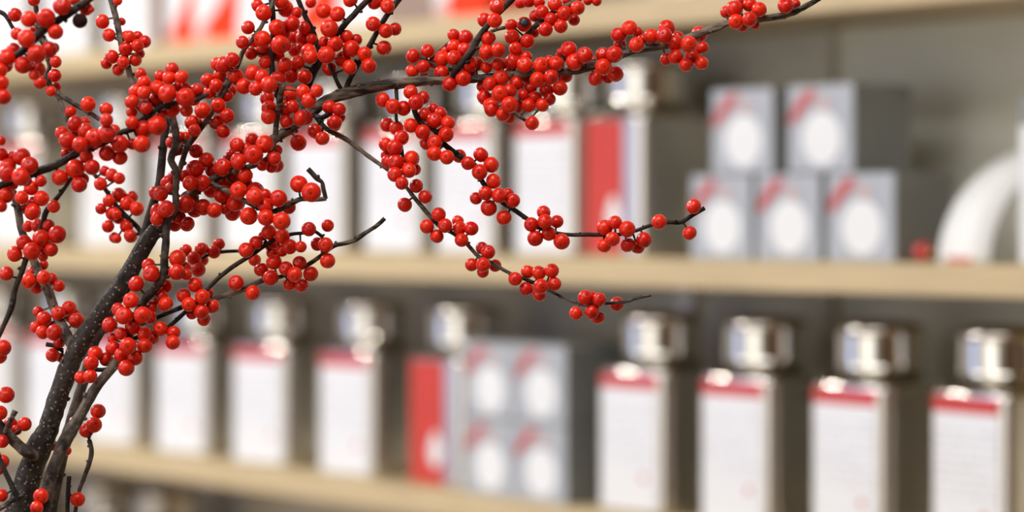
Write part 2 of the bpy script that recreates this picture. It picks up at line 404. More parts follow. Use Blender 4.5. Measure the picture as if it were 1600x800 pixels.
# ------------------------------------------------------------------ cartons on the top shelf, paper strip and bits on the middle shelf
def carton(xl, xr, red, label, h=0.16):
    u0 = u_of(xl, K); wd = u_of(xr, K) - u0
    t = empty('tea_carton', uv(u0, K, ZS['top']), TH); tag(t, label, 'carton', 'cartons on the top shelf')
    bm = bmesh.new(); box(bm, 0, wd, 0, 0.07, 0, h, 0.001, 1); link('carton_body', bm, 'red_carton' if red else 'white_print', t)
    bm = bmesh.new(); box(bm, -0.0004, wd*.30, -0.0004, 0.02, 0.001, 0.024 if red else 0.02, 0.0002, 1); link('corner_patch', bm, 'motif_pink' if red else 'white_print', t)
    if red:
        bm = bmesh.new(); rows = []                 # white swoosh across the front
        for i in range(9):
            f = i/8; x = wd*(0.0 + f*0.98); zz = 0.014 + 0.030*f + 0.045*f**3
            rows.append([(x, -0.0003, zz), (x, -0.0003, h-0.002), (x, -0.0008, h-0.002), (x, -0.0008, zz)])
        rings(bm, rows); bmesh.ops.recalc_face_normals(bm, faces=bm.faces); link('swoosh', bm, 'white_print', t)
    return t
carton(258, 302, True, 'red carton with white swoosh on top shelf, left of the red pair')
carton(304, 368, True, 'red carton with white swoosh on top shelf, right of the red pair')
carton(371, 436, False, 'plain white carton on top shelf right of the red pair')
carton(452, 520, True, 'red carton on top shelf behind the berries at top centre left')
carton(526, 600, False, 'plain white carton on top shelf behind the berries at top centre')
carton(678, 760, True, 'red carton on top shelf, only its lower edge showing at top centre')

# curled paper strip
def paper_strip():
    bm = bmesh.new(); rows = []; n = 24; wd = 0.056; th = 0.0004; A_, B_ = 0.165, 0.104
    for i in range(n+1):
        a = math.radians(80)*i/n
        y = A_*(1-math.cos(a)); z = B_*math.sin(a)
        ny, nz = -B_*math.cos(a), A_*math.sin(a); l = math.hypot(ny, nz); ny /= l; nz /= l
        rows.append([(0, y, z), (wd, y, z), (wd, y-ny*th, z-nz*th), (0, y-ny*th, z-nz*th)])
    rings(bm, rows); bmesh.ops.recalc_face_normals(bm, faces=bm.faces); return bm
up = u_of(1466, K+0.002)
t = empty('paper_strip', uv(up, K+0.002, ZS['mid']), TH); tag(t, 'curled white paper strip standing on the middle shelf right of the boxes', 'paper')
link('strip', paper_strip(), 'paper', t, smooth=True)
bm = bmesh.new(); box(bm, 0.010, 0.036, -0.0006, -0.0001, 0.001, 0.0055); link('printed_edge', bm, 'emblem_red', t)

t = empty('bauble', uv(u_of(1443, K+0.012), K+0.012, ZS['mid']+0.0092), TH); tag(t, 'small red bauble lying on the middle shelf beside the curled paper', 'ornament')
bm = bmesh.new(); bmesh.ops.create_icosphere(bm, subdivisions=3, radius=0.0092); link('ball', bm, 'bauble_red', t, smooth=True)
bm = bmesh.new(); bmesh.ops.create_cone(bm, cap_ends=True, segments=12, radius1=0.003, radius2=0.003, depth=0.004, matrix=Matrix.Translation((0.0098, 0, 0)) @ Matrix.Rotation(math.pi/2, 4, 'Y')); link('cap', bm, 'brass', t)

uc = u_of(1592, K+0.02)
t = empty('white_carton', uv(uc, K+0.02, ZS['mid']), TH); tag(t, 'tall white carton on middle shelf, only its edge showing at right border', 'carton')
bm = bmesh.new(); box(bm, 0, 0.09, 0, 0.06, 0, 0.118, 0.001, 1); link('carton_body', bm, 'white_print', t)
bm = bmesh.new(); box(bm, -0.0005, 0.0905, -0.0005, 0.0605, 0.1185, 0.142, 0.001, 1); link('carton_lid', bm, 'box_grey', t)

# ------------------------------------------------------------------ winterberry branches
# stems: (branch, twig) -> traced course (x, y, half width in pixels), distance from the focal plane in cm, bark
ST = {}
def stem(branch, key, dz, bk, pts, name='twig'):
    P = []
    for q in pts:
        P.append(q if len(q) == 4 else (*q, dz))
    ST[key] = dict(branch=branch, pts=P, bark=bk, name=name)
# 1: the main branch
stem('main', 'trunk', 0, 'bark_trunk', [(14,850,21),(36,777,19),(56,710,19),(76,670,16),(91,620,15),(114,560,16),(132,528,15),(158,490,14.5),(184,455,14.5),(207,418,14),(229,380,13.5),(245,357,12)], 'stem')
stem('main', 'limb', 0, 'bark_limb', [(232,376,10),(262,338,9),(300,302,8),(350,270,7),(400,236,7.5),(450,203,8),(485,176,9),(515,155,9),(545,145,9.5),(600,133,9),(640,128,8.5),(680,125,7),(720,126,6),(760,121,6),(800,117,6),(850,113,6),(895,110,6.5),(935,99,7),(965,88,6),(995,78,6),(1035,72,5.5),(1060,63,5),(1085,55,5.5),(1120,43,5.5),(1140,35,5),(1185,30,5),(1220,25,5),(1246,16,4.5),(1262,8,4),(1290,-8,3.5)], 'limb')
stem('main', 'A', 2, 'bark_dark', [(216,392,7,1),(226,365,7),(240,318,7),(249,285,6.5),(256,222,6.5),(262,180,6),(262,150,4)])
stem('main', 'W', 2, 'bark_grey', [(262,195,5),(240,178,5),(222,158,5),(207,130,5),(200,105,5),(190,70,5),(184,40,5),(178,15,5),(170,-12,5)])
stem('main', 'D', -0.5, 'bark_dark', [(450,203,5),(440,168,5),(430,130,5),(425,105,4.5),(426,70,4.5),(427,35,4.5),(424,0,4.5),(420,-15,4)])
stem('main', 'E', -1.5, 'bark_limb', [(352,270,4,0),(372,266,4.5,-1),(388,261,4.5),(405,255,5),(421,245,5.5),(429,217,4.5),(432,190,4.5),(436,165,5,-2.2),(442,131,5,-2.8)])
stem('main', 'F', 0.5, 'bark_dark', [(472,183,5,0),(479,143,6),(489,113,7),(499,95,6),(497,74,4.5),(487,46,4.5),(477,26,4),(463,-8,4)])
stem('main', 'G', -0.5, 'bark_dark', [(533,140,4,0),(523,119,3),(514,92,4),(522,60,5),(540,37,5),(560,15,5),(585,-12,5)])
stem('main', 'H', 0, 'bark_dark', [(540,143,5),(546,125,4.5),(560,99,4.5),(577,72,4.5),(597,36,4.5),(611,15,4.5),(632,-12,4.5)])
stem('main', 'J', -0.5, 'bark_dark', [(704,126,4,0),(716,106,5),(735,82,6),(744,65,6),(757,46,5),(775,24,5),(788,11,5),(810,-10,4.5)])
stem('main', 'I', 0.5, 'bark_limb', [(716,110,3),(700,108,3),(683,102,2.5),(668,95,2)])
stem('main', 'I2', 0.8, 'bark_grey', [(738,78,3),(716,62,2.5),(702,66,2.5),(684,82,2.5),(670,95,2)])
stem('main', 'K', 0.8, 'bark_limb', [(800,116,4,0),(806,92,4),(812,68,4),(829,48,4.5),(848,31,4.5),(868,17,4),(888,8,4),(912,-6,4)])
stem('main', 'K2', 1.5, 'bark_limb', [(812,68,2.5),(800,44,2.5),(785,44,3),(768,49,3),(752,60,3)])
stem('main', 'AH', -0.5, 'bark_limb', [(782,118,3,0),(787,150,3),(800,171,3),(812,182,3.2),(824,190,2.5)])
stem('main', 'AI', -0.8, 'bark_dark', [(488,178,4,0),(502,184,4),(515,177,4.5)])
stem('main', 'L', -0.3, 'bark_dark', [(619,140,3,0),(620,155,3),(619,182,2.5),(624,212,2.5),(629,240,2.5),(630,262,2),(634,285,1.5)])
stem('main', 'M', 0, 'bark_limb', [(492,180,4.5),(505,197,4),(520,207,4),(540,217,4),(560,232,3.5),(580,247,3.5),(605,265,3),(630,287,3),(650,312,3.5),(675,341,3.5),(688,354,3.5),(707,364,3),(730,382,3),(747,400,3),(770,412,3),(797,427,2.8),(825,438,3),(855,452,2.5),(880,465,2),(910,476,2.2),(945,474,2.6),(975,472,2.4),(995,466,2.6),(1017,461,2.5)])
stem('main', 'N', -0.5, 'bark_dark', [(640,132,4,0),(644,155,4),(648,175,4),(658,193,4),(678,203,4),(695,226,4.5),(720,245,4.5),(742,258,4),(754,284,4),(768,302,3.5),(784,316,3.5),(805,329,3.8),(825,343,3.5),(845,357,3),(868,364,3),(892,367,3),(920,366.5,3.5),(945,367,3),(970,366,3),(992,361,3),(1020,351,3),(1045,347,3.5),(1064,347,3.5),(1082,336,3.5),(1101,325,3.5)])
stem('main', 'N2', -0.5, 'bark_dark', [(1066,347,1.5),(1070,352,1.2),(1075,356,1)])
stem('main', 'O', -2, 'bark_limb', [(326,284,4,0),(350,296,4,-1),(380,312,4,-1.6),(405,325,4),(427,330,4.5),(447,322,4.5),(470,311,4),(492,312,3.5),(510,310,3.5)])
stem('main', 'O2', -2, 'bark_dark', [(509,311,3.5),(505,293,3.5),(503,285,3),(494,278,4),(487,270,4),(481,264,4)])
stem('main', 'R', 2.5, 'bark_grey', [(116,545,9,0.5),(104,523,9,1),(88,490,8),(76,456,7.5),(66,436,7),(54,410,7),(42,380,6),(33,358,6),(28,328,6),(21,305,5),(14,285,4)])
stem('main', 'R2', 1.5, 'bark_dark', [(98,548,4),(85,541,3.5),(72,538,3.5)])
stem('main', 'AE', 4.5, 'bark_dark', [(224,380,4,1),(218,360,4),(200,341,4),(181,321,4),(166,298,3.5),(148,273,3),(141,260,2)])
stem('main', 'Y', -1, 'bark_grey', [(58,716,10,0),(44,707,10),(31,698,9),(13,680,9),(-8,658,9)])
stem('main', 'Y2', -3, 'bark_grey', [(8,676,4,-1),(14,662,4),(20,650,4),(24,642,5)])
# 2: the slimmer branch rising beside the main stem and passing in front of it
stem('slim', 'S2', -1.5, 'bark_brown', [(58,850,9),(70,790,9),(80,742,9),(97,698,10),(111,673,10),(125,650,9),(150,606,8),(182,565,7),(203,522,6),(220,477,6),(240,453,6.5),(255,430,6.5),(257,405,6),(259,380,6),(262,346,6),(274,322,5.5),(274,298,5),(276,270,5.5),(267,249,5.5),(274,228,6),(274,205,6),(268,181,6)], 'stem')
stem('slim', 'S2b', -1.5, 'bark_grey', [(270,243,3.5),(278,232,3),(285,225,3.5)])
stem('slim', 'C', -1, 'bark_grey', [(277,276,4,-1.5),(283,258,4.5),(292,231,5),(306,211,5),(318,195,4.5),(330,176,4.5),(345,150,4.5),(360,126,4),(372,101,4),(380,80,4),(394,62,3.5),(408,42,3.5),(422,14,3),(432,-10,3)])
stem('slim', 'P', -1, 'bark_dark', [(203,530,4),(235,522,3.5),(262,511,3.5),(290,487,3.5),(308,470,3.5),(325,451,3.5),(342,434,3.5),(365,416,3.8),(392,399,3.5),(412,385,3.5),(432,373,3),(455,366,3),(475,364,2.5),(490,361,2.5),(505,371,3)])
stem('slim', 'Q', -0.5, 'bark_limb', [(207,512,4),(242,497,4),(285,480,4),(310,474,4),(335,467,4),(370,456,4.2),(405,440,4),(440,432,3.5),(475,417,3.5),(502,399,3.5),(522,384,3.5),(540,380,3.5),(556,374,4),(574,362,3.5),(588,353,3.5),(601,341,3.5)])
stem('slim', 'AF', 3.5, 'bark_dark', [(412,385,2,-0.5),(392,391,2.5,1.5),(372,392,2.8),(345,394,2.8),(322,400,2.5),(306,412,2)])
stem('slim', 'S2c', -1, 'bark_dark', [(170,577,4),(155,578,3.5),(135,575,3.5)])
# 3: brown stem behind the main one
stem('rear', 'A2', 3, 'bark_brown', [(70,850,9),(95,722,9),(113,655,9),(130,596,8),(147,537,7),(163,510,6),(180,480,5)], 'stem')
# 4: near branch reaching in from the left edge
stem('near', 'T', -4, 'bark_dark', [(-30,302,5),(0,290,6),(22,282,6),(60,268,6.5),(85,259,6.5),(120,240,6),(142,231,5.5),(166,221,5),(188,208,4.5),(208,201,4.5),(226,186,4.5),(250,168,4),(285,158,4),(306,156,4),(326,147,3)], 'stem')
stem('near', 'S', -2.5, 'bark_dark', [(116,272,3,-4),(109,282,3,-4),(98,298,3.5,-3.4),(86,313,4,-2.8),(72,331,4.5),(66,352,4.5),(52,382,4.5),(41,405,4.5),(33,428,4.5),(24,450,4.5),(18,480,5),(8,504,4),(-10,542,4)])
# 5: near branch across the top left corner
stem('corner', 'U', -6.5, 'bark_dark', [(165,-22,5),(138,0,5.5),(112,18,6),(88,34,6),(66,48,7),(50,64,7),(38,78,6),(22,90,5),(0,110,5),(-20,135,5)], 'stem')
# 6: thin grey branch hanging from the top left corner
stem('thin', 'V', 1.5, 'bark_grey', [(52,-15,4),(56,12,4),(62,48,4),(71,78,4),(77,105,3.5),(70,117,4),(85,141,4.2),(112,160,3.8),(136,174,3.5),(156,187,3.5)], 'stem')
stem('thin', 'V2', 1.5, 'bark_grey', [(87,143,3),(97,165,3.5),(105,186,3.5),(109,200,3)])
stem('thin', 'X', 0.5, 'bark_dark', [(62,56,2.5,1.5),(40,60,2.5),(22,46,3),(14,33,3),(6,22,3.5),(-10,15,3.5)])
# 7: dark twigs crossing the lower left corner
stem('low', 'Z1', -3, 'bark_dark', [(-10,692,4),(0,719,4),(13,748,4),(25,773,4.5),(34,800,4),(42,835,4)], 'stem')
stem('low', 'Z2', -3, 'bark_limb', [(27,778,3.5),(20,781,4),(4,792,4),(-14,802,4)])
stem('low', 'Z3', -3, 'bark_limb', [(27,778,3.5),(33,775,3.5),(37,773,4.5)])
# 8, 9: short twigs at the foot
stem('foot', 'AA', 0.5, 'bark_brown', [(112,835,4),(119,790,3),(124,766,3),(131,747,3.5),(140,722,3.8),(143,703,4),(139,687,3.5)], 'stem')
stem('stub', 'AB', 0, 'bark_dark', [(102,845,4),(105,800,3.5),(106,773,3.5),(108,744,3.5)], 'stem')
stem('stub', 'AB2', 0, 'bark_limb', [(106,765,2.5),(110,758,2.5)])

# berries: twig, tile origin, tile scale, "x y r [layer]" (layer -1 behind the twig, 1 foremost)
BR = []
def b(tw, ox, oy, txt, sc=4.0, kind='red'):
    for it in txt.split(','):
        v = [float(q) for q in it.split()]
        BR.append(dict(tw=tw, x=ox+v[0]/sc, y=oy+v[1]/sc, r=1.05*v[2]/sc, lay=int(v[3]) if len(v) > 3 else 0, kind=kind))
b('U',0,0,"388 38 56,182 118 50,288 112 57,347 200 47,105 212 38 -1,165 240 54,207 205 35 -1,85 312 44 -1,42 360 56,40 410 42 -1,0 440 45,145 407 53,235 435 50 -1,305 312 52,340 300 32 -1,230 338 57 1,10 520 45,20 605 48,215 470 35 -1,470 0 35 -1,540 55 42 -1,572 60 20 -1")
b('U',0,0,"500 130 46",kind='dried')
b('X',0,0,"94 93 42")
b('V',0,0,"212 0 38,348 386 37,342 472 40,250 517 40,350 545 32 -1,318 570 32,550 652 47,664 682 42,442 698 36")
b('W',0,0,"640 135 44,682 220 40,760 135 25 -1,790 225 32,735 5 28,785 305 42,700 355 42,665 395 36 -1,770 390 38,740 435 38 -1")
b('W',200,0,"10 230 38,60 230 35 -1,105 260 38,60 285 40,75 335 30 -1,48 375 38")
b('T',0,180,"470 55 50,525 50 40 -1,385 110 40,475 105 35 -1,535 95 48,420 155 52,590 145 58,500 185 48 1,430 215 42 -1,410 240 30 -1,665 115 56,665 30 40,710 100 42 -1,750 180 52,668 238 48,750 265 46 -1,5 160 30,5 245 42,135 260 54,75 262 38 -1,50 320 50,45 365 52,185 315 54,130 385 56,75 430 40 -1,165 410 35 -1,38 500 50,5 570 38,375 390 50,470 335 58,540 260 42,575 325 48,495 435 48,515 400 40 -1")
b('R',0,180,"195 455 44,255 410 38,135 515 42,155 580 35 -1,260 520 48,205 550 40 -1,205 605 52")
b('S',0,180,"335 570 40,175 695 35 -1,235 690 42 -1,300 690 40 -1,260 770 54,358 745 54")
b('S',0,340,"150 155 46,92 228 48,200 210 54,245 215 40 -1,300 180 42 -1,320 200 42,270 245 30 -1,40 350 44")
b('R',0,340,"270 295 32 -1,205 345 40 -1,180 395 48,230 435 42 -1,275 375 44,320 385 40 -1,370 428 36")
b('AE',0,180,"628 430 40,655 350 35 -1,700 375 42,745 395 36,745 500 48 -1,680 535 38,630 585 34,705 615 44,740 640 40 -1,675 695 38,715 765 34")
b('AE',180,180,"105 510 36,75 553 44,135 585 44,10 620 30,70 695 40,95 755 42,10 770 30")
b('T',180,180,"180 85 54,262 65 58,165 180 52,105 180 35 -1,105 45 40")
b('T',200,0,"80 462 36,100 515 42,45 570 42,100 580 42,25 635 44,110 670 42,25 700 35 -1,275 430 40,200 475 36,257 487 42,335 480 42,185 550 48,310 540 34 -1,245 585 56,175 625 48 -1,360 610 58,405 610 50 -1,430 565 42 -1,360 545 30 -1,270 685 52 -1,365 690 40 -1,205 715 30 -1")
b('C',200,0,"465 690 50,565 660 46,620 725 44,395 765 42 -1,430 770 38 -1,555 765 48 -1,495 500 42,550 535 42,510 580 42 -1,575 475 45 -1,555 400 40 -1,598 405 50,650 375 46,675 478 46,640 570 40 -1,620 600 38 -1,725 540 48,715 265 40,750 172 42")
b('D',360,0,"170 35 40 -1,208 80 50,345 55 50 -1,320 10 45 -1,385 148 50,290 172 50,200 245 52 1,150 255 42 -1,310 280 58 1,205 315 48 -1,345 285 36 -1,335 210 38 -1,130 335 38 -1,220 390 45 -1,300 350 38 -1,415 80 35 -1")
b('F',360,0,"395 230 45 -1,455 240 50 -1,465 175 42 -1,510 245 38 -1,400 315 40 -1,440 295 30 -1,490 325 50,500 355 46 1,420 392 46,338 408 48,380 470 52 -1,465 480 46")
b('E',360,0,"138 455 48,198 480 45,158 553 44,240 530 52,298 495 50 -1,230 615 46 -1,240 675 46 -1,238 730 46 -1,370 590 48 -1,455 575 46,490 630 46,540 568 40,345 680 48 -1,390 665 40 -1,350 760 40 -1,440 740 50,470 735 45 -1")
b('G',360,0,"503 15 35 -1,583 68 48,668 88 48,618 178 54,750 0 45,725 230 42,655 275 48,585 262 34 -1,785 250 38 -1,755 305 52,600 345 54,705 370 52 -1,745 420 46,620 430 46 -1")
b('H',540,0,"180 15 44,262 38 44,245 0 30 -1,172 150 45,310 182 40,252 193 44,240 300 46,118 337 44,145 412 46")
b('AI',360,0,"620 670 44,680 685 42,650 765 46,690 735 30 -1")
b('AI',360,180,"530 100 48,575 145 42,660 70 30 -1")
b('limb',360,180,"425 172 50")
b('I',540,0,"420 350 45,512 318 42,415 447 42,485 418 42,490 465 25 -1,550 390 42 -1,605 365 48,675 218 38,752 232 45,680 288 44,748 310 48,680 362 48,600 458 48,650 525 46,770 400 52,735 430 50 -1,735 490 48,770 460 50 -1,620 320 36 -1")
b('limb',740,0,"20 400 45 -1,80 420 38")
b('J',740,0,"145 38 46,132 127 46,68 125 44 -1,92 242 46,80 325 46,155 312 44")
b('K',740,0,"235 157 38,240 232 46,337 258 44,262 305 42,295 15 40 -1,345 5 42,410 15 36,385 100 38 -1,425 75 44,508 25 44,590 5 36 -1,568 85 48,485 122 42,545 165 42,650 50 44,628 125 36 -1,450 185 44,380 205 30 -1,715 5 28,770 8 30")
b('K',740,0,"315 152 46",kind='half')
b('limb',740,0,"325 360 42 -1,150 400 40,245 385 48,185 400 35 -1,318 405 48,420 408 48,470 380 36 -1,515 398 46,230 460 48 -1,330 480 45 -1,400 498 48 1,485 482 46 1,355 550 40 -1,455 565 44 -1,540 550 46,575 475 42 -1,595 308 50,555 350 42 -1,632 388 52,693 345 50,545 325 25 -1")
b('AH',740,0,"270 520 45 -1,170 487 48,100 525 42,55 540 36 -1,225 570 44,165 585 50 1,68 608 48,110 660 50,112 685 45,225 655 52 1,310 595 35 -1,270 665 46 -1,185 715 44,222 735 38 -1,385 610 40 -1,345 660 42,430 655 42,475 620 38 -1,365 770 42")
b('limb',920,0,"85 340 42,30 375 20 -1,160 340 50 1,90 418 50 1,45 490 48,120 485 36 -1,168 463 48,188 218 50,255 175 48,305 200 32 -1,195 280 40 -1,298 280 46 1,335 245 32 -1,390 225 46,487 175 50,470 222 50 1,555 235 40 -1,540 270 50,625 275 50 1,710 300 40,690 215 50 -1,542 355 46,648 355 46,485 370 40 -1,608 405 42,705 395 42")
b('limb',1100,0,"190 55 52,140 75 38 -1,285 30 45,220 10 30 -1,345 60 46,200 135 46,285 120 46 1,240 165 34 -1,320 155 30 -1,512 35 50,575 25 28 -1")
b('L',560,120,"152 145 45,215 185 46,180 300 44,238 320 44,268 380 46,170 423 42,228 442 48,175 490 35 -1,185 530 42 -1,235 535 50,332 513 50,315 585 46,355 580 36 -1,228 610 46,272 665 40")
b('M',560,120,"362 682 42,418 750 42,290 800 44")
b('N',560,120,"282 197 46,327 95 44,405 130 40 -1,360 160 46,330 305 46,412 240 46,468 205 40 -1,515 230 40 -1,475 272 48,402 345 46,560 288 44,548 360 46,425 415 42 -1,478 410 46,475 480 46,553 503 44,630 495 42 -1")
b('N',720,180,"125 247 46,45 300 42,190 310 48,118 355 48,205 412 46,155 488 44,95 520 38 -1,175 580 50,240 502 46,295 490 36 -1,325 533 44,270 640 46,518 607 42,527 665 46 1,600 665 40 -1,440 683 44,550 740 44,465 770 48,630 790 50")
b('N',920,300,"98 222 50,165 190 42,240 232 50,148 295 44 1,95 335 44,245 332 46,305 345 42 -1,345 300 48,440 187 46,655 90 46,630 257 44")
b('M',610,280,"302 220 44,228 295 44,290 357 42,342 290 44,422 262 36,432 305 42,505 308 44,445 380 42,572 430 38 -1,610 455 44,507 535 40,580 535 44 1,578 580 36 -1,655 540 38 -1")
b('M',780,340,"100 383 42,178 338 42,248 345 44,328 332 44,168 445 42,260 430 46 1,345 415 42,250 482 42,538 500 46,575 500 40 -1,625 512 42,580 590 44,618 625 40 -1,480 598 42,735 540 44 -1")
b('C',180,180,"505 225 42 -1,495 95 38,440 145 40 -1,405 140 35 -1,480 45 46 -1,400 220 30 -1,350 170 35 -1,675 100 42,570 280 48 -1")
b('limb',180,180,"500 335 54,560 305 40 -1,605 345 42 -1,545 425 50,468 425 46,435 380 40 -1,325 420 42 -1,355 455 45 -1,360 385 35 -1,440 555 56,475 515 48 -1,500 590 50 -1,550 575 50 -1,600 465 50 -1,640 435 40 -1,668 500 50,620 595 46,450 680 46,375 685 42 -1,400 640 42 -1,760 185 44,770 285 50,670 325 54,715 270 40 -1,715 405 55 -1,765 470 50 -1,755 550 56,735 610 50 -1,690 580 40 -1,785 380 35 -1,725 240 30 -1")
b('S2',180,180,"245 485 38 -1,285 490 46,318 585 52,262 600 46 -1,265 645 46 -1")
b('E',360,180,"135 155 42 -1,215 180 54,145 248 58 1,100 215 45 -1,50 290 50,290 220 35 -1,275 270 42,290 315 42 -1,260 320 40 -1,200 310 38 -1")
b('O',360,180,"95 375 44,95 425 42 -1,50 470 52,155 475 56 -1,152 508 52 1,115 630 54,220 565 48,215 500 40 -1,300 520 52,365 575 42 -1,222 640 50,320 662 54 1,428 430 54,505 482 60 1")
b('P',320,340,"400 90 46,485 118 46,320 157 42,258 203 46,420 175 42 -1,420 220 35 -1,530 182 46,485 205 40 -1,365 115 30 -1,600 183 36,650 72 44")
b('AF',320,340,"768 50 38,312 265 38 -1,88 165 38,58 215 40")
b('AF',140,380,"600 45 40,700 38 42,655 95 44,705 105 38 -1,680 165 44")
b('Q',320,340,"432 278 48,352 325 44,412 377 48,507 318 44,592 282 42,562 355 46 1,530 415 42 -1,605 425 42,662 352 46,195 408 48,300 470 46,705 165 42,755 170 46,768 270 46")
b('S2',140,380,"550 95 52,545 180 50,600 160 42 -1,605 195 36 -1,370 140 44 -1,385 190 52,292 255 50,478 270 42 -1,445 335 48 -1,475 380 46 -1,385 405 42 -1,258 357 48 1,178 415 42,215 453 54 1,330 450 52 1,375 460 42 -1,125 510 48 -1,270 525 48,195 565 38,345 570 46,395 595 38 -1,145 595 34 -1,345 640 46,240 643 52 1,145 655 46,200 700 46,285 715 48,230 780 50,105 725 44 -1")
b('P',140,380,"442 535 46,525 560 42,520 620 44,660 260 46,588 327 44,620 382 44,705 335 46,745 310 30 -1,770 395 42,700 428 46 1,715 475 42 -1,640 440 36 -1")
b('S2c',0,520,"595 130 46,570 187 46 1,505 280 40,565 272 42 1")
b('AA',0,520,"613 490 46,588 575 48 1,540 610 44,462 555 32 -1,415 735 32 -1,322 705 32 -1")
b('R',0,340,"432 565 44,365 598 44,275 635 48,240 590 36 -1,480 645 50,445 620 40 -1,220 685 34,265 718 42,340 718 50 1,370 780 36 -1,320 685 40 -1,470 600 30 -1")
b('R2',0,520,"330 140 42,380 155 30 -1")
b('S',0,520,"20 95 50,0 150 42 -1")
b('Y',0,520,"38 388 52,0 500 45")
b('Y',0,620,"170 190 48,75 190 48 -1,115 230 36 -1,15 310 45",4.444)
b('Z1',0,620,"15 450 48 -1,0 520 22 -1,10 685 45 -1",4.444)
b('AA',0,620,"540 712 50",4.444)
b('S2',0,620,"285 690 52,255 770 45",4.444)

def w3(x, y, dz):
    Y = FOCUS + dz*0.01
    return Vector(((x-CX)/F*Y, Y, EYE + (CY-y)/F*Y))
def catmull(P, n):
    out = []
    for i in range(len(P)-1):
        p0 = P[max(i-1, 0)]; p1 = P[i]; p2 = P[i+1]; p3 = P[min(i+2, len(P)-1)]
        for k in range(n):
            t = k/n; t2 = t*t; t3 = t2*t
            out.append(tuple(0.5*((2*p1[c]) + (-p0[c]+p2[c])*t + (2*p0[c]-5*p1[c]+4*p2[c]-p3[c])*t2 + (-p0[c]+3*p1[c]-3*p2[c]+p3[c])*t3) for c in range(4)))
    out.append(P[-1]); return out
for k, s in ST.items():
    fine = catmull(s['pts'], 6)
    s['p3'] = [w3(q[0], q[1], q[3]) for q in fine]
    s['r3'] = [max(q[2], 0.8)/F*(FOCUS+q[3]*0.01) for q in fine]
    s['px'] = fine
def tube(bm, P, R, sides, wob=0.0, seed=0):
    rows = []; up = Vector((0, 1, 0)); n = len(P)
    for i in range(n):
        t = (P[min(i+1, n-1)] - P[max(i-1, 0)])
        if t.length < 1e-9: t = Vector((0, 0, 1))
        t.normalize(); a = t.cross(up)
        if a.length < 1e-3: a = t.cross(Vector((1, 0, 0)))
        a.normalize(); c = a.cross(t).normalized()
        row = []
        for k in range(sides):
            th = 2*math.pi*k/sides; d = a*math.cos(th) + c*math.sin(th)
            r = R[i]
            if wob: r *= 1 + 0.7*wob*noise.noise(P[i]*330 + d*1.3 + Vector((seed, 0, 0))) + (wob*noise.noise(d*2.6 + P[i]*45 + Vector((9, seed, 0))) if sides > 12 else 0) + 0.6*wob*noise.noise(d*2.2 + P[i]*70 + Vector((seed, 5, 0)))
            row.append(P[i] + d*r)
        rows.append(row)
    rings(bm, rows)
# depth of every berry: beside its twig, pushed apart along the view so that neighbours rest on each other
for q in BR:
    s = ST[q['tw']]; best = None
    for i, f in enumerate(s['px']):
        d = (f[0]-q['x'])**2 + (f[1]-q['y'])**2
        if best is None or d < best[0]: best = (d, i)
    q['near'] = best[1]; f = s['px'][best[1]]
    Y = FOCUS + f[3]*0.01; r = q['r']/F*Y; sr = s['r3'][best[1]]
    dpx = math.sqrt(best[0])/F*Y                 # sideways distance from the twig
    touch = math.sqrt(max(0.0, (r*0.96+sr)**2 - dpx*dpx))
    q['r3'] = r
    q['Y0'] = Y + (touch + 0.002 if q['lay'] < 0 else (-touch - 0.001 if q['lay'] == 0 else -touch - 0.006))
    q['Y'] = q['Y0']
n = len(BR)
pairs = []
for i in range(n):
    for j in range(i+1, n):
        A, D = BR[i], BR[j]; d = math.hypot(A['x']-D['x'], A['y']-D['y']); rr = 0.94*(A['r']+D['r'])
        if d < rr and abs(A['Y0']-D['Y0']) < 0.03:
            need = math.sqrt(rr*rr-d*d)/F*FOCUS
            front = A if (A['lay'] > D['lay'] or (A['lay'] == D['lay'] and A['Y0'] < D['Y0'] and A['tw'] != D['tw'])) else D
            pairs.append((front, D if front is A else A, need))
for it in range(80):
    for fr, bk, need in pairs:
        gap = bk['Y'] - fr['Y']
        if gap < need:
            m_ = (need-gap)*0.5*0.6; fr['Y'] -= m_; bk['Y'] += m_
    for q in BR: q['Y'] += (q['Y0']-q['Y'])*0.03

def berry_mesh(key, seed, mats):
    if key in _me: return _me[key]
    bm = bmesh.new(); bmesh.ops.create_uvsphere(bm, u_segments=24, v_segments=16, radius=1)
    for v in bm.verts:
        z = v.co.z; k = 1 + 0.025*noise.noise(v.co*1.1 + Vector((seed*3.1, 0, 0)))
        v.co *= k
        if z > 0.9: v.co.z -= 0.10*(z-0.9)/0.1       # shallow dimple at the blossom end
        if z < -0.9: v.co.z += 0.06*(-z-0.9)/0.1
        v.co.z *= 0.97
    for f in bm.faces: f.smooth = True
    # dried calyx: a small dark five-pointed scar with a nib
    nseg = 10; cz = 0.885
    ring0 = []; top = bm.verts.new((0, 0, cz+0.075))
    for i in range(nseg):
        a = 2*math.pi*i/nseg; rr = 0.135 if i % 2 else 0.08
        ring0.append(bm.verts.new((rr*math.cos(a), rr*math.sin(a), cz+0.022-(0.012 if i % 2 else 0))))
    for i in range(nseg):
        f = bm.faces.new((ring0[i], ring0[(i+1) % nseg], top)); f.material_index = 1
    me = bpy.data.meshes.new(key); bm.normal_update(); bm.to_mesh(me); bm.free()
    for m in mats: me.materials.append(MATS[m])
    _me[key] = me; return me
BM = [berry_mesh('berry_%s' % 'abcd'[i], i, ['berry_red', 'calyx']) for i in range(4)]
BD = berry_mesh('berry_dried', 7, ['dried', 'calyx'])
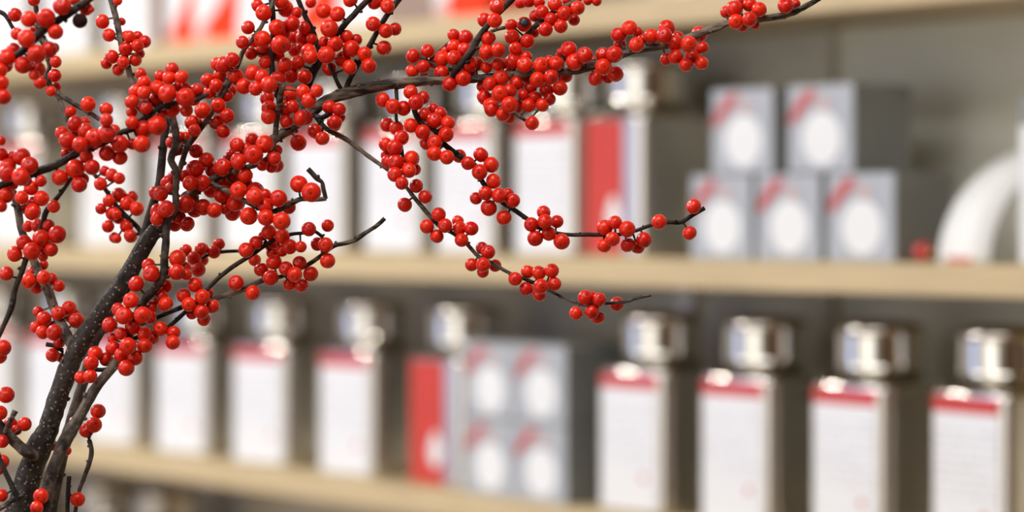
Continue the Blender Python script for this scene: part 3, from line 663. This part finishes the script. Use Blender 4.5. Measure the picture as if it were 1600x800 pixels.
def half_mat():                                   # one berry is half browned
    m = MATS['berry_red'].copy(); m.name = 'berry_browned'; nt = m.node_tree; bs = nt.nodes['Principled BSDF']
    tc = nt.nodes.new('ShaderNodeTexCoord'); sx = nt.nodes.new('ShaderNodeSeparateXYZ'); nt.links.new(tc.outputs['Object'], sx.inputs[0])
    rp = nt.nodes.new('ShaderNodeValToRGB'); rp.color_ramp.elements[0].position = 0.55; rp.color_ramp.elements[1].position = 0.8
    nt.links.new(sx.outputs['Z'], rp.inputs[0]); src = bs.inputs['Base Color'].links[0].from_socket
    mx = nt.nodes.new('ShaderNodeMix'); mx.data_type = 'RGBA'; mx.inputs['B'].default_value = (0.03, 0.008, 0.01, 1)
    nt.links.new(rp.outputs[0], mx.inputs['Factor']); nt.links.new(src, mx.inputs['A']); nt.links.new(mx.outputs['Result'], bs.inputs['Base Color'])
    MATS['berry_browned'] = m
half_mat(); BH = berry_mesh('berry_browned', 5, ['berry_browned', 'calyx'])

LAB = {'main': 'large branch with thick speckled stem and long berry-laden limb arching to the right',
       'slim': 'slimmer berry branch rising beside the thick stem, its twigs crossing in front',
       'rear': 'bare brown stem standing behind the thick speckled stem',
       'near': 'dark berry branch reaching in from the left edge at mid height',
       'corner': 'dark berry branch nearest the camera, crossing the top left corner',
       'thin': 'thin grey berry twig hanging down from the top left corner',
       'low': 'thin dark twigs with few berries crossing the lower left corner',
       'foot': 'short curved twig with berries right of the thick stem near the bottom edge',
       'stub': 'short bare upright twig stub at the bottom edge beside one berry'}
roots = {}; objs = {}
main_b = [q for q in BR if ST[q['tw']]['branch'] == 'main' and q['kind'] == 'red']
main_b.sort(key=lambda q: (q['lay'] < 0, -q['r']))
for q in main_b[298:]: q['stuff'] = True            # the ones tucked behind the others
hidden = bmesh.new()
by_tw = {}
for q in BR: by_tw.setdefault(q['tw'], []).append(q)
rnd = random.Random(3)
for key, s in ST.items():
    br = s['branch']
    if br not in roots:
        base = s['p3'][0].copy(); roots[br] = empty('winterberry_branch', base)
        tag(roots[br], LAB[br], 'branch', 'winterberry branches')
    root = roots[br]; org = root.location
    bm = bmesh.new()
    big = s['name'] != 'twig'
    tube(bm, [p-org for p in s['p3']], s['r3'], 24 if big else 10, 0.24 if s['bark'] == 'bark_limb' else 0.16, len(key)+ord(key[0]))
    # nodes and buds along the twig
    P, R = s['p3'], s['r3']; acc = 0
    for i in range(2, len(P)-1):
        acc += (P[i]-P[i-1]).length
        if acc > rnd.uniform(0.006, 0.014):
            acc = 0; a = rnd.uniform(0, 6.28); t = (P[i]-P[i-1]).normalized()
            d = (Matrix.Rotation(a, 3, t) @ t.orthogonal().normalized())
            rb = min(R[i], 0.0016)*rnd.uniform(0.5, 0.95)
            mt = Matrix.Translation(P[i]-org + d*R[i]*0.95) @ (d*0.8+t*0.5).to_track_quat('Z', 'Y').to_matrix().to_4x4() @ Matrix.Diagonal((rb, rb, rb*1.5, 1))
            bmesh.ops.create_icosphere(bm, subdivisions=1, radius=1, matrix=mt)
    # fruit stalks
    for q in by_tw.get(key, []):
        Yb = q['Y']; pb = Vector(((q['x']-CX)/F*Yb, Yb, EYE+(CY-q['y'])/F*Yb)); q['p'] = pb
        q['r3'] = q['r']/F*Yb
        cand = s['p3']; pa = min(cand, key=lambda p: (p-pb).length_squared)
        # attach a little further down the twig
        q['att'] = pa; L = (pb-pa).length
        if L < 0.0125:
            mid = (pa+pb)/2 + Vector((rnd.uniform(-1, 1), rnd.uniform(-1, 1), rnd.uniform(-1, 1)))*0.0006
            tube(bm, [pa-org, mid-org, pb-org], [0.0006, 0.0005, 0.0006], 6)
    o = link(s['name'], bm, s['bark'], root, smooth=True); objs[key] = o
    for q in by_tw.get(key, []):
        out = (q['p']-q['att']); out = out.normalized() if out.length > 1e-6 else Vector((0, -1, 0))
        z = (out + Vector((0, -0.75, 0))*rnd.random() + Vector((rnd.uniform(-1, 1), rnd.uniform(-1, 1), rnd.uniform(-1, 1)))*0.45).normalized()
        if q['kind'] == 'half': z = Vector((0.1, -1, 0.25)).normalized()
        me = BD if q['kind'] == 'dried' else BH if q['kind'] == 'half' else rnd.choice(BM)
        rot = z.to_track_quat('Z', 'Y') @ Matrix.Rotation(rnd.uniform(0, 6.28), 3, 'Z').to_quaternion(); k = q['r3']
        if q.get('stuff'):
            nv = len(hidden.verts); nf = len(hidden.faces); hidden.from_mesh(me); hidden.verts.ensure_lookup_table()
            bmesh.ops.transform(hidden, matrix=Matrix.Translation(q['p']-org) @ rot.to_matrix().to_4x4() @ Matrix.Diagonal((k, k, k, 1)), verts=hidden.verts[nv:])
            continue
        bo = bpy.data.objects.new('berry', me); C.objects.link(bo); bo.parent = o
        bo.location = q['p']-org; bo.rotation_mode = 'QUATERNION'
        bo.rotation_quaternion = rot
        bo.scale = (k, k, k*rnd.uniform(0.95, 1.03))
        if q['kind'] == 'dried': bo['label'] = 'blackened dried berry'
        if q['kind'] == 'half': bo['label'] = 'half browned berry'
o = link('berries', hidden, ['berry_red', 'calyx'], roots['main'], smooth=True); tag(o, 'berries tucked behind the others in the clusters', kind='stuff')
